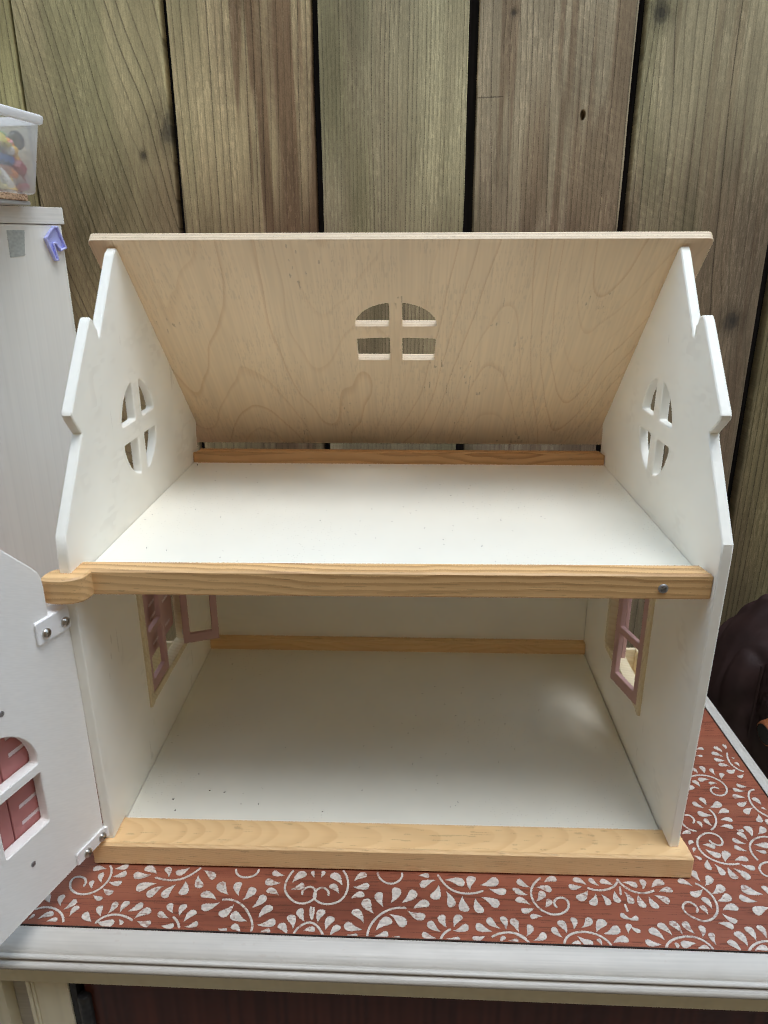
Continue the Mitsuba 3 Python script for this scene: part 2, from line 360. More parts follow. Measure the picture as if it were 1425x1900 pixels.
def velvet(p, n, uv):
    v = fbm(p.x * 40, p.y * 40, p.z * 40, 3)
    return mi.Color3f(.025, .011, .010) * (.5 + .9 * v) + mi.Color3f(.005, .003, .003) * noise(p.x * 900, p.y * 900, p.z * 900)
mat('maroon_cloth', velvet, .70, .30, sheen=.10)
mat('dark_strap', (.03, .035, .038), .35, .5)
mat('tan_leather', lambda p, n, uv: mix(mi.Color3f(.34, .12, .045), mi.Color3f(.16, .05, .022), fbm(p.x * 90, p.y * 90, p.z * 90)), .35, .5)
mat('black_rubber', (.012, .011, .011), .6, .4)
mat('house_brick', lambda p, n, uv: mi.Color3f(.34, .225, .12) * (.75 + .5 * fbm(p.x * 9, p.z * 14, 0., 3)), .9, .2)
mat('ground_slabs', lambda p, n, uv: mi.Color3f(.20, .185, .165) * (.75 + .5 * fbm(p.x * 9, p.y * 9, 0., 4)), .9, .2)

# ------------------------------------------------------------------ setting: ground, fence
g = trimesh.creation.box(extents=(60, 60, .1)); g.apply_translation((0, 0, -.80))
scene['ground'] = {**mikit.ply(g, 'ground_slabs'), }
hw = rbox(-7, 7, -1.02, -.80, -.75, 1.36, .004)
single('garden_wall', hw, 'house_brick', 'brown brick wall facing the fence across the narrow passage, behind the picture', 'wall')
labels['ground'] = {'label': 'grey paving under the table, out of sight below the picture', 'category': 'ground', 'kind': 'structure'}

rng = np.random.default_rng(4)
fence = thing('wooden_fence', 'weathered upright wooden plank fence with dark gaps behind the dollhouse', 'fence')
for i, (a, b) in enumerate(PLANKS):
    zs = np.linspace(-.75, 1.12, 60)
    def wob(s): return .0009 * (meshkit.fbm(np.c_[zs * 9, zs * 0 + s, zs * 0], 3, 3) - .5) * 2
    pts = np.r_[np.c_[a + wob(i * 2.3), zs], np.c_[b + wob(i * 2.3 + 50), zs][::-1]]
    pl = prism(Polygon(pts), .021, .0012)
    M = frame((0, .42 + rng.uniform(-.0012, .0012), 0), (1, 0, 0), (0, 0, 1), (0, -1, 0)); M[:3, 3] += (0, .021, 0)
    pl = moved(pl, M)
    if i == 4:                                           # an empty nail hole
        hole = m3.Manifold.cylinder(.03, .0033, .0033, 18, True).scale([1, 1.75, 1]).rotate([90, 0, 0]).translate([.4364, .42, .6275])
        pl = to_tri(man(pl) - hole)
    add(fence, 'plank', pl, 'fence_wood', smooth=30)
for a, b in [(-.44, -.12), (-.115, .05), (.055, .225), (.23, .40), (.405, .58), (.585, .77), (.775, 1.05)]:
    add(fence, 'backing_plank', rbox(a, b, .446, .466, -.75, 1.10, .001), 'fence_back')

# ------------------------------------------------------------------ the low cupboard with the stencilled top
tab = thing('side_table', 'low cupboard with white moulded edge and red top stencilled with pale leaves', 'table')
FL, FR = np.array([-.62, -.1021]), np.array([.5895, -.1154])      # red field, front edge
BR = np.array([.5745, .285]); BL = np.array([-.62, .300])
red = Polygon([FL, FR, BR, BL])
top = prism(red, .016, .0004); top.apply_translation((0, 0, -.016))
add(tab, 'top', top, 'red_stain', smooth=False)
topk = tab + '__top'

def sweep_rim(profile, close_ends=True):
    """Mitred moulding round the red field; profile points are (outward, z)."""
    c = [FL, FR, BR, BL]; n = 4; V = []
    for i in range(n):
        e1 = c[i] - c[i - 1]; e2 = c[(i + 1) % n] - c[i]; e1 = e1 / np.linalg.norm(e1); e2 = e2 / np.linalg.norm(e2)
        n1, n2 = np.array([e1[1], -e1[0]]), np.array([e2[1], -e2[0]]); m = n1 + n2; m /= m @ m / 2
        V += [[*(c[i] + m * o), z] for o, z in profile]
    k = len(profile); F = []
    for i in range(n):
        for j in range(k - 1):
            a, b = i * k + j, ((i + 1) % n) * k + j; F += [[a, b, b + 1], [a, b + 1, a + 1]]
    return trimesh.Trimesh(np.array(V), F, process=False)

def curve(pts, per=5):
    from scipy.interpolate import PchipInterpolator
    pts = np.array(pts); t = np.r_[0, np.cumsum(np.linalg.norm(np.diff(pts, axis=0), axis=1))]
    return pts
def arc(cx, cz, r, a0, a1, n=7):
    return [(cx + r * math.cos(math.radians(a)), cz + r * math.sin(math.radians(a))) for a in np.linspace(a0, a1, n)]
prof = [(.0000, -.004), (.0010, .0002), (.0022, .0006), (.0040, .0001), (.0070, -.0014), (.0105, -.0036), (.0135, -.0062), (.0153, -.0084), (.0156, -.0102)]
prof += arc(.0176, -.0108, .0020, 160, -70, 9) + [(.0172, -.0138)] + arc(.0178, -.0178, .0042, 75, -70, 9) + [(.0178, -.0228), (.0110, -.0236), (.0000, -.0238)]
add(tab, 'edge_moulding', sweep_rim(prof), 'trim_paint', smooth=38)
add(tab, 'frieze', sweep_rim([(.0000, -.0240), (.0135, -.0241), (.0130, -.0275), (.0108, -.0285), (.0106, -.0385), (.0085, -.0400), (.0083, -.0490), (.0000, -.0492)]), 'stile_paint', smooth=30)
add(tab, 'seam', cat(*[rbox(min(a[0], b[0]) - .0002, max(a[0], b[0]) + .0002, 0, .0006, 0, .0006, .0001) if 0 else tube([[*a, .0002], [*b, .0002]], .0006, 6) for a, b in ((FL, FR), (FR, BR))]), 'seam_dark')
# carcase below the top
def fbox(x0, x1, d0, d1, z0, z1, r=.001):
    """A box whose front lies d0 behind the front edge line."""
    b = rbox(x0, x1, d0, d1, z0, z1, r)
    b.vertices[:, 1] += FL[1] + (b.vertices[:, 0] - FL[0]) * (FR[1] - FL[1]) / (FR[0] - FL[0]); return b
add(tab, 'stile', fbox(-.0475, -.0205, -.0045, .03, -.73, -.0470), 'stile_paint')
add(tab, 'stile', fbox(.530, .585, -.0045, .03, -.73, -.0470), 'stile_paint')
bead = cat(fbox(-.0530, -.0500, -.0068, .02, -.73, -.0472, .0012), fbox(-.0496, -.0476, -.0058, .02, -.73, -.0472, .0009))
add(tab, 'bead', bead, 'stile_paint')
add(tab, 'side_panel', fbox(-.0725, -.0532, .006, .03, -.73, -.0470), 'trim_paint')
add(tab, 'corner_post', fbox(-.130, -.0727, -.0055, .03, -.73, -.0470), 'stile_paint')
add(tab, 'door', fbox(-.0110, .528, .0005, .022, -.72, -.0470, .0015), 'mahogany')
add(tab, 'door_hinge', cat(fbox(-.0205, -.0150, -.0030, .012, -.13, -.0485, .0006), moved(tube([(0, 0, -.13), (0, 0, -.0735)], .0052, 16), frame((-.0105, -.1105, 0), (1, 0, 0), (0, 1, 0), (0, 0, 1))),
    moved(lathe([(0, 0), (.0056, .0005), (.0045, .004), (0, .0055)], 16), frame((-.0105, -.1105, -.0735), (1, 0, 0), (0, 1, 0), (0, 0, 1)))), 'black_iron')
add(tab, 'carcase', rbox(-.60, .565, -.055, .28, -.73, -.018, .002), 'mahogany')
add(tab, 'side_board', rbox(.5652, .578, -.09, .28, -.73, -.0475, .001), 'stile_paint')

# stencilled sprays on the top: (stems, leaves) in tenths of a millimetre; a leaf runs from its tip to its round end
SPRAYS = [([[-34,-501,5,-594,-7,-687,-65,-765,-157,-792,-246,-758,-291,-696,-286,-632,-230,-621,-178,-656,-171,-707]],[[-60,-521,-165,-539],[-54,-674,-74,-574],[-105,-734,-122,-654],[34,-620,126,-560],[16,-677,123,-668],[-8,-741,89,-770],[-60,-807,27,-829],[18,-537,114,-486]]),([[-454,-943,-362,-923,-278,-949,-212,-1006,-191,-1046]],[[-380,-885,-418,-804],[-289,-907,-301,-800],[-226,-943,-179,-844],[-173,-991,-131,-906],[-402,-1020,-296,-978],[-321,-1042,-242,-1034],[-465,-1038,-446,-988]]),([[65,-1049,113,-992,191,-973,268,-987,333,-1018]],[[20,-1050,-56,-962],[68,-993,41,-894],[138,-965,147,-856],[202,-946,248,-848],[280,-950,364,-861],[339,-988,452,-921],[378,-1039,488,-1042],[65,-1056,203,-1041],[234,-1011,269,-1059]]),([[646,-982,691,-1026,715,-1070]],[[605,-999,519,-938],[620,-949,582,-854],[675,-964,707,-862],[726,-1012,805,-920],[764,-1075,847,-1021],[576,-1071,671,-1052]]),([[989,-807,1078,-813,1161,-861,1228,-943,1262,-1008,1271,-1087]],[[943,-794,802,-760],[974,-850,836,-885],[1006,-766,931,-639],[1090,-769,1081,-631],[1162,-813,1208,-681],[1251,-882,1310,-753],[1291,-955,1391,-863],[1314,-1042,1433,-986],[1098,-863,993,-954],[1210,-1013,1091,-923],[1199,-1093,1113,-1042],[1344,-1085,1416,-1083],[1014,-1081,1085,-1079]]),([[385,-607,482,-630,585,-621,661,-574,725,-500]],[[336,-597,194,-579],[397,-653,267,-736],[465,-678,382,-800],[556,-666,511,-805],[654,-633,645,-774],[716,-581,785,-695],[769,-514,866,-605],[387,-560,264,-510],[498,-594,442,-501],[643,-508,536,-559]]),([[1026,-506,1064,-567,1131,-583,1193,-557,1217,-503]],[]),([[1503,-505,1466,-603,1466,-694,1523,-780,1609,-824,1685,-801,1716,-760],[1922,-491,1968,-605,1965,-696,1921,-785,1839,-822,1751,-807,1709,-760],[1611,-734,1625,-680,1667,-660,1708,-695,1719,-760],[1822,-736,1802,-683,1756,-667,1720,-695,1709,-760]],[[1504,-611,1614,-520],[1521,-699,1612,-635],[1934,-625,1823,-527],[1912,-708,1825,-637],[1682,-566,1669,-499],[1749,-564,1756,-497],[1413,-645,1295,-608],[1429,-739,1321,-702],[1434,-563,1339,-517],[2007,-582,2115,-517],[2017,-667,2140,-624],[2000,-751,2108,-720]]),([[1597,-1100,1632,-1035,1710,-996,1778,-1039,1817,-1100],[1697,-860,1702,-919,1716,-963],[1719,-863,1721,-918,1717,-963]],[[1649,-991,1616,-871],[1596,-1044,1537,-936],[1555,-1096,1472,-1019],[1752,-988,1799,-877],[1820,-1047,1879,-941],[1862,-1099,1940,-1021],[1663,-1061,1753,-1058],[1303,-953,1392,-858],[1321,-1047,1438,-985],[1340,-1087,1416,-1082]]),([[2153,-1108,2165,-1026,2216,-936,2298,-867,2368,-842,2437,-840]],[[2131,-976,2026,-875],[2104,-1060,1977,-997],[2175,-904,2122,-765],[2247,-840,2227,-696],[2342,-796,2362,-647],[2425,-800,2509,-670],[2491,-832,2625,-788],[2451,-883,2591,-919],[2330,-891,2434,-1005],[2204,-1033,2331,-948],[2210,-1110,2307,-1066],[1999,-1104,2079,-1098],[2327,-1111,2398,-1104]]),([[2206,-501,2245,-578,2320,-609,2386,-574,2407,-502]],[]),([[2704,-512,2748,-590,2818,-660,2904,-687,2991,-681,3054,-658]],[[2673,-550,2559,-632],[2542,-513,2632,-525],[2720,-618,2652,-748],[2781,-673,2795,-822],[2876,-716,2913,-859],[2978,-734,3035,-865],[3053,-704,3165,-805],[3110,-651,3246,-652],[2771,-540,2913,-597],[2939,-644,2993,-514],[3052,-615,3188,-534],[3339,-620,3300,-639],[3327,-740,3304,-741]]),([[2702,-1114,2728,-1064,2777,-1023]],[[2661,-1112,2567,-1061],[2693,-1054,2619,-956],[2739,-1011,2718,-895],[2797,-993,2869,-895],[2808,-1047,2914,-983],[2745,-1114,2848,-1103]]),([[3092,-1075,3166,-1042,3282,-1046,3338,-1083]],[[3085,-1041,2978,-973],[3145,-1011,3073,-910],[3212,-1006,3180,-897],[3287,-1010,3265,-910],[3040,-1083,2941,-1096],[3141,-1123,3187,-1072],[3212,-1110,3282,-1097]]),([[3537,-516,3472,-586,3441,-673,3458,-766,3514,-837,3591,-864,3670,-841,3720,-774,3708,-716,3655,-706,3613,-744,3620,-793]],[[3431,-619,3351,-536],[3406,-695,3321,-634],[3422,-765,3313,-732],[3446,-820,3340,-835],[3492,-877,3403,-896],[3496,-594,3610,-637],[3485,-750,3536,-645],[3537,-807,3579,-720],[3561,-541,3671,-517]]),([[3909,-603,3986,-622,4075,-605,4143,-556,4170,-507],[4167,-511,4208,-580,4278,-630,4360,-636,4429,-611],[4168,-587,4157,-654]],[[3865,-598,3755,-587],[3910,-638,3799,-713],[3969,-665,3895,-763],[4013,-655,4035,-764],[4104,-627,4124,-736],[4206,-629,4215,-746],[4280,-660,4312,-776],[4361,-670,4413,-780],[4426,-647,4518,-727],[4466,-607,4582,-603],[4206,-524,4311,-573],[4359,-601,4364,-501],[4417,-566,4536,-520],[4123,-558,4019,-530],[3995,-583,3943,-503],[3910,-561,3805,-515]]),([[4163,-756,4166,-812]],[[4173,-896,4105,-840],[4156,-897,4230,-866],[4112,-1010,4153,-932],[4146,-957,4214,-996]]),([[3619,-1127,3662,-1051,3748,-1015,3840,-1019,3911,-1051,3962,-1116]],[[3606,-1071,3560,-978],[3668,-1021,3613,-921],[3728,-989,3727,-887],[3790,-983,3860,-884],[3871,-999,3972,-909],[3941,-1037,4058,-960],[3980,-1086,4105,-1067],[3723,-1062,3831,-1115],[3901,-1124,3874,-1069],[3661,-1121,3743,-1113]]),([[3281,-1056,3329,-1085,3362,-1124]],[[3284,-1030,3290,-925],[3360,-1067,3387,-962],[3401,-1111,3492,-1033]]),([[4360,-1136,4412,-1072,4517,-1032,4619,-1036,4681,-1079,4706,-1139]],[[4332,-1113,4227,-1075],[4382,-1053,4284,-974],[4453,-1011,4362,-925],[4536,-999,4463,-900],[4604,-1006,4574,-896],[4676,-1031,4685,-927],[4729,-1089,4747,-990],[4595,-1074,4483,-1114],[4446,-1145,4450,-1083],[4573,-1138,4683,-1128]]),([[4794,-530,4851,-586,4885,-679,4872,-778,4803,-861,4726,-887,4657,-857,4607,-787,4624,-737,4680,-715,4715,-750,4703,-803]],[[4826,-508,4817,-396],[4762,-545,4657,-504],[4873,-556,4931,-447],[4898,-638,4998,-538],[4911,-711,5017,-632],[4908,-767,5039,-753],[4886,-826,4979,-887],[4834,-891,4932,-938],[4834,-600,4712,-640],[4844,-766,4794,-665],[4790,-823,4751,-746]]),([[4955,-1146,5021,-1083,5138,-1049,5222,-1076]],[[4918,-1141,4839,-1056],[4984,-1092,4927,-975],[5067,-1044,5025,-929],[5152,-1019,5120,-913],[5005,-1119,5111,-1109]]),([],[[5280,-636,5146,-547],[5206,-705,5093,-642],[5280,-733,5147,-805],[5346,-630,5321,-536]]),([[5707,1142,5679,1043,5684,956,5752,865]],[[5416,1205,5494,1206],[5375,1092,5440,1096],[5674,1159,5610,1239],[5731,1209,5720,1283],[5647,1095,5549,1142],[5638,1016,5541,1049],[5656,949,5550,956],[5694,885,5593,852],[5742,815,5667,780],[5722,1073,5749,1063],[5754,941,5730,1001]]),([[5216,771,5324,797,5413,772,5476,709,5494,622,5462,551,5400,513,5344,532,5332,585,5362,621,5412,611]],[[5370,825,5361,929],[5448,806,5456,898],[5491,753,5541,830],[5302,826,5262,901],[5370,749,5268,717],[5425,693,5352,678],[5258,630,5208,717],[5130,571,5177,644]]),([[5745,606,5697,581,5650,488,5642,390,5669,310,5720,252]],[[5691,634,5606,670],[5640,572,5550,611],[5616,502,5506,501],[5613,429,5505,393],[5617,367,5534,280],[5653,274,5603,181],[5736,403,5683,492],[5745,339,5708,363],[5663,148,5702,212]]),([[5223,321,5241,261,5229,183,5189,112,5147,73],[4978,246,5022,233,5032,177,5014,151],[4918,129,4950,71,5001,52]],[[5170,336,5105,418],[5223,384,5190,476],[5245,341,5352,421],[5281,287,5391,316],[5273,207,5378,193],[5243,125,5348,104],[5213,236,5099,285],[5160,114,5138,208],[5081,98,5059,171],[4863,21,4950,37]]),([[5080,-59,5105,-97,5158,-108,5188,-62,5172,4,5114,31,5036,6,4974,-62,4956,-146,4979,-228,5034,-281,5107,-313,5225,-310]],[[5008,-96,5100,-139],[5000,-170,5112,-232],[5109,-289,5191,-183],[5206,-264,5324,-260],[5240,-331,5343,-352],[5178,-356,5246,-472],[5106,-354,5146,-471],[5036,-320,5047,-437],[4971,-274,4962,-383],[4877,-110,4933,-67],[4891,-193,4925,-145],[4887,-230,4930,-277]]),([[5401,-260,5387,-184,5405,-107,5471,-33,5553,0,5611,-2,5649,-47]],[[5419,-44,5362,47],[5371,-97,5287,-30],[5346,-177,5271,-111],[5484,3,5464,126],[5543,21,5616,119],[5449,-105,5575,-83],[5434,-162,5515,-174],[5367,70,5427,72]]),([[5484,-286,5419,-306,5376,-361,5381,-414,5420,-439]],[])]
inner = red.buffer(-.0012)
def smooth_line(q):
    from scipy.interpolate import CubicSpline
    t = np.r_[0, np.cumsum(np.linalg.norm(np.diff(q, axis=0), axis=1))]
    return CubicSpline(t, q)(np.linspace(0, t[-1], max(6, int(t[-1] / .0012)))) if len(q) > 2 else q
def leaf(t, f, r):
    t, f = np.array(t), np.array(f); d = f - t; L = np.linalg.norm(d); d /= L; n = np.array([-d[1], d[0]]) * r.choice([-1, 1])
    w = L * r.uniform(.275, .32); s = 1 - np.linspace(1, 0, 20) ** 1.6
    half = w * s ** 1.05 * np.sqrt(np.maximum(0, 1 - s ** 3.4)) * 1.42
    mid = t + np.outer(s * L, d) + np.outer(L * .16 * s * (1 - s) * 2.2 - L * .12 * (1 - s) ** 2, n)
    up, dn = mid + half[:, None] * n, mid - half[:, None] * n
    q = np.r_[up, dn[::-1][1:-1]]; q += r.normal(0, L * .008, q.shape)
    return Polygon(q).buffer(0)
for stems, leaves in SPRAYS:
    r = np.random.default_rng(len(leaves) * 7 + len(stems)); ms = []
    shapes = [LineString(smooth_line(np.array(s).reshape(-1, 2) * 1e-4)).buffer(.00085, quad_segs=3) for s in stems] + [leaf(np.array(l[:2]) * 1e-4, np.array(l[2:]) * 1e-4, r) for l in leaves]
    for sh in shapes:
        sh = sh.intersection(inner)
        for q in getattr(sh, 'geoms', [sh]):
            if q.geom_type == 'Polygon' and q.area > 1e-6:
                try: ms.append(trimesh.creation.extrude_polygon(q, .00045, engine='earcut'))
                except Exception: ms.append(trimesh.creation.extrude_polygon(q.simplify(1e-4).buffer(0), .00045, engine='earcut'))
    if ms:
        m = cat(*ms); m.apply_translation((0, 0, -.0001)); add(topk, 'painted_spray', m, 'stencil_paint', smooth=False)

# ------------------------------------------------------------------ dollhouse
W = .46
dh = thing('dollhouse', 'white two storey wooden dollhouse standing open at the front on the red stencilled top', 'dollhouse')
YZX = lambda x: frame((x, 0, 0), (0, 1, 0), (0, 0, 1), (1, 0, 0))          # local (y, z, thickness along +x)

def wall_profile(right):
    k = 1 if right else 0
    P = [(-.0435, .0198), (-.0435, .283), (-.0450 if right else -.0440, .2875), (-.0425, .2965), (-.0085, .2965 + .034 * 1.85)] if 0 else None
    if right:
        P = [(-.0372, .0226), (-.0425, .17), (-.0450, .284), (-.0445, .2935), (.0050, .3572), (.0062, .3600), (-.0088, .3725), (-.0100, .3765), (-.0080, .3795), (.0440, .4365), (.0480, .4395), (.0535, .4383), (.0560, .4330),
             (.0592, .4315), (.0598, .4225), (.0625, .4240), (.0655, .4280), (.1126, .4843), (.1150, .4862)]
    else:
        P = [(-.0425, .0226), (-.0455, .280), (-.0440, .2945), (.0035, .3555), (.0050, .3575), (-.0050, .3690), (-.0072, .3735), (-.0058, .3770), (.0425, .4345), (.0465, .4378), (.0510, .4360), (.0540, .4300),
             (.0570, .4280), (.0580, .4215), (.0602, .4225), (.0625, .4260), (.1060, .4800), (.1095, .4838), (.1130, .4855)]
    y = lambda z: (RC - .0006 - .6935 * z) / .7204
    P += [(y(.4872) - .002, .4872), (y(.4860), .4860), (y(.300), .300), (.2945, .290), (.2945, .001), (-.0158, .001), (-.0158, .0226)]
    return Polygon(P)

def round_window(cy, cz, r, m):
    disc = Point(cy, cz).buffer(r, quad_segs=24)
    cross = sbox(cy - m, cz - 1, cy + m, cz + 1).union(sbox(cy - 1, cz - m, cy + 1, cz + m))
    panes = disc.difference(cross)
    return [rnd(q, .0022) for q in panes.geoms]

for right in (False, True):
    P = wall_profile(right).buffer(0)
    for q in round_window(.1235, .3355 if not right else .337, .0425, .0082): P = P.difference(q)
    P = P.difference(sbox(.0668, .0752, .1938, .2150))
    w = moved(prism(P, .008, .0009), YZX(W if right else -.008))
    add(dh, 'side_wall', w, 'white_paint', smooth=34)
add(dh, 'back_wall', rbox(.0006, W - .0006, .2830, .2910, .001, .2585, .0006), 'white_paint')
add(dh, 'lower_floor', rbox(.0006, W - .0014, -.0160, .2825, .0040, .0200, .0005), 'floor_paint')
add(dh, 'upper_floor', rbox(.0006, W - .0006, -.0215, .2900, .2500, .2590, .0005), 'floor_paint')

# bottom board, beam with its rounded end, rails
bb = rnd(Polygon([(-.0165, -.0488), (.4770, -.0488), (.4755, -.0165), (.4745, -.0165), (-.0075, -.0165)]), .0016)
bb = prism(Polygon([(-.0168, -.0488), (.4762, -.0488), (.4770, -.0478), (.4762, -.0340), (.4735, -.0163), (-.0065, -.0163), (-.0172, -.0470)]), .0223, .0021)
add(dh, 'bottom_board', bb, 'pine_board', smooth=40)
def bez(a, b, c, d, n=9):
    t = np.linspace(0, 1, n)[:, None]; a, b, c, d = map(np.array, (a, b, c, d))
    return ((1 - t) ** 3 * a + 3 * t * (1 - t) ** 2 * b + 3 * t * t * (1 - t) * c + t ** 3 * d).tolist()
o = [(.4592, -.0395), (.4592, -.0372), (.4545, -.0222), (-.0010, -.0222), (-.0030, -.0225)] 
o = [[.4594, -.0400], [.4594, -.0385], [.4560, -.0222], [.0002, -.0232]] + bez((.0002, -.0232), (-.004, -.0275), (-.0032, -.0345), (-.0040, -.0372), 6)[1:] + \
    bez((-.0125, -.0372), (-.0165, -.0375), (-.0190, -.0440), (-.0190, -.0510), 7) + bez((-.0185, -.0545), (-.010, -.0590), (.0060, -.0590), (.0108, -.0500), 12) + [(.0122, -.0455), (.0128, -.0402)]
beam = prism(Polygon(o[::-1]).buffer(0), .0197, .0014)
tilt = np.eye(4); tilt[:3, 3] = (0, 0, .2489); tilt[2, 0] = .0021 / .446; tilt[2, 3] -= .0021
beam.apply_transform(tilt)
bk = add(dh, 'front_beam', beam, 'pine_beam', smooth=35)
sc = moved(cross_screw(.0036, .0019), frame((.4254, -.0399, .2577), (1, 0, 0), (0, 0, 1), (0, -1, 0)))
add(bk, 'screw', sc, 'dull_steel', smooth=40, label='dark cross-head screw near the right end of the beam')
for z0, x0, x1 in ((.0200, .0004, .4594), (.2590, .0008, .4592)):
    P = Polygon([(.2720, z0), (.2827, z0), (.2827, z0 + .0137), (.2745, z0 + .0137), (.2720, z0 + .0118)])
    m = moved(prism(P, x1 - x0, .0004), frame((x0, 0, 0), (0, 1, 0), (0, 0, 1), (1, 0, 0)))
    if z0 > .1:                                        # its ends are cut back towards the roof
        e = m.vertices[:, 2] > z0 + .012; m.vertices[e & (m.vertices[:, 0] < .2), 0] += .006; m.vertices[e & (m.vertices[:, 0] > .2), 0] -= .004
    add(dh, 'back_rail', m, 'pine_rail' if z0 > .1 else 'pine_board', smooth=30)

# roof panel with its four-paned window; local (x, down the slope, outward)
def roof_window():
    cx, sy = .2299, .1056
    q = []
    for s in (-1, 1):
        el = affinity.scale(Point(cx, sy + .0005).buffer(1, quad_segs=24), .0386, .0325)
        a, b = sorted((cx + s * .0059, cx + s * .05))
        q.append(rnd(el.intersection(sbox(a, sy - .05, b, sy)), .0016))
        yy = np.linspace(.0059, .0382, 8)
        low = [(cx + s * t, .1218 + .0016 * (t / .038) ** 2) for t in yy] + [(cx + s * .0380, .1555), (cx + s * .0059, .1555)]
        q.append(rnd(Polygon(low).buffer(0), .0016))
    return q
rp = rnd(sbox(-.0225, 0, .4858, .3135), .004)
for q in roof_window(): rp = rp.difference(q)
M = frame((0, .1124, .4934), (1, 0, 0), RS, -RN); M = frame(np.array([0, .1124, .4934]) + RN * .008, (1, 0, 0), RS, -RN)
R = moved(prism(rp, .008, .0004), M)
if R.volume < 0: R.invert()
add(dh, 'roof_panel', R, 'plywood', smooth=30, label='bare plywood back roof slope with a four-paned window cut-out')

# window joinery of the side walls
def sash(w, h, bars, st=.0078, bar=.0070, t=.005):
    """A casement in local (along, up, thickness): a frame with cross bars at the given heights."""
    P = sbox(0, 0, w, h); ys = [st + .0035] + list(bars) + [h - st]
    lo = st + .0035
    for b in list(bars) + [h - st + bar / 2]:
        P = P.difference(sbox(st, lo, w - st, b - bar / 2)); lo = b + bar / 2
    return prism(P, t, .0005)

def grooves(parent, M, slots, s0, s1, sh=.0034, t=.004):
    """Pale slips set into the slots of a shutter, a little below its faces."""
    for z in slots:
        g = moved(rbox(s0, s1, z - sh / 2, z + sh / 2, .0006, t - .0004, .0002), M); g.volume < 0 and g.invert(); add(parent, 'slot', g, 'pale_groove', smooth=False)

def slatted(w, h, slots, s0, s1, sh=.0034, t=.004):
    P = sbox(0, 0, w, h)
    for z in slots: P = P.difference(sbox(s0, z - sh / 2, s1, z + sh / 2))
    return prism(P, t, .0004)

for right in (False, True):
    wf = []
    xin = W if right else 0.; sg = 1 if right else -1                   # sg: direction out of the room
    def xr(a, b): return (xin + a, xin + b) if right else (xin - b, xin - a)
    x0, x1 = xr(-.0022, .0105)
    for (a, b, c, d) in ((.0668, .0752, .0690, .2150), (.1856, .1938, .0760, .2150)):
        wf.append(rbox(x0, x1, a, b, c + .0065, d, .0009))
    x2, x3 = xr(-.0010, .0120)
    wf.append(rbox(x2, x3, .0676, .1932, .0752, .0832, .0009))
    wf.append(rbox(x2, x3, .0676, .1932, .2060, .2148, .0009))
    wk = add(dh, 'window_frame', cat(*wf), 'raw_wood', smooth=35)
    near, far = sash(.0500, .1200, [.0585]), sash(.0375, .1200, [.0640], .0070)
    if not right:
        add(wk, 'casement', moved(near, frame((-.0045, .0758, .0842), (0, 1, 0), (0, 0, 1), (1, 0, 0))), 'mauve_paint', label='closed mauve casement of the left side window')
        d = np.array([.934, .358, 0]); add(wk, 'casement', moved(far, frame((.0005, .1772, .0838), d, (0, 0, 1), np.cross(d, (0, 0, 1)))), 'mauve_paint', label='mauve casement of the left side window, swung open into the room')
        sh = slatted(.0365, .1080, [.0100, .0385, .0525, .0815], .0095, .0270)
        MS = frame((-.0105, .1455, .1035), (0, -1, 0), (0, 0, 1), (-1, 0, 0))
        k = add(dh, 'shutter', moved(sh, MS), 'mauve_paint'); grooves(k, MS, [.0100, .0385, .0525, .0815], .0096, .0269)
        MS = frame((-.0105, .1825, .1035), (0, -1, 0), (0, 0, 1), (-1, 0, 0))
        k = add(dh, 'shutter', moved(sh, MS), 'mauve_paint'); grooves(k, MS, [.0100, .0385, .0525, .0815], .0096, .0269)
        d = np.array([-.97, -.24, 0]); add(dh, 'shutter', moved(sh, frame((-.0105, .0665, .0900), d, (0, 0, 1), np.cross(d, (0, 0, 1)))), 'mauve_paint')
        add(wk, 'hinge_pin', cat(rbox(-.0005, .0012, .1765, .1785, .0925, .099, .0004)), 'bright_steel')
    else:
        d = np.array([-.24, .9708, 0]); add(wk, 'casement', moved(near, frame((W - .0012, .0765, .0800), d, (0, 0, 1), np.cross(d, (0, 0, 1)))), 'mauve_paint', label='mauve casement of the right side window, slightly ajar')
        sh = slatted(.0365, .130, [.0130, .0680, .0830, .1130], .0110, .0280, .0100)
        add(dh, 'shutter', moved(sh, frame((W + .0105, .1945, .0680), (0, -1, 0), (0, 0, 1), (-1, 0, 0))), 'mauve_paint')
        d = np.array([.35, -.93, 0]); d /= np.linalg.norm(d); add(dh, 'shutter', moved(sh, frame((W + .0100, .0660, .0740), d, (0, 0, 1), np.cross(d, (0, 0, 1)))), 'mauve_paint')
    bx = cat(rbox(*xr(.0325, .0365), .0640, .1970, .0455, .0740, .0006), rbox(*xr(.0085, .0325), .0640, .0680, .0455, .0735, .0006),
             rbox(*xr(.0085, .0325), .1930, .1970, .0455, .0735, .0006), rbox(*xr(.0085, .0325), .0680, .1930, .0455, .0490, .0006))
    add(dh, 'window_box', bx, 'raw_wood')

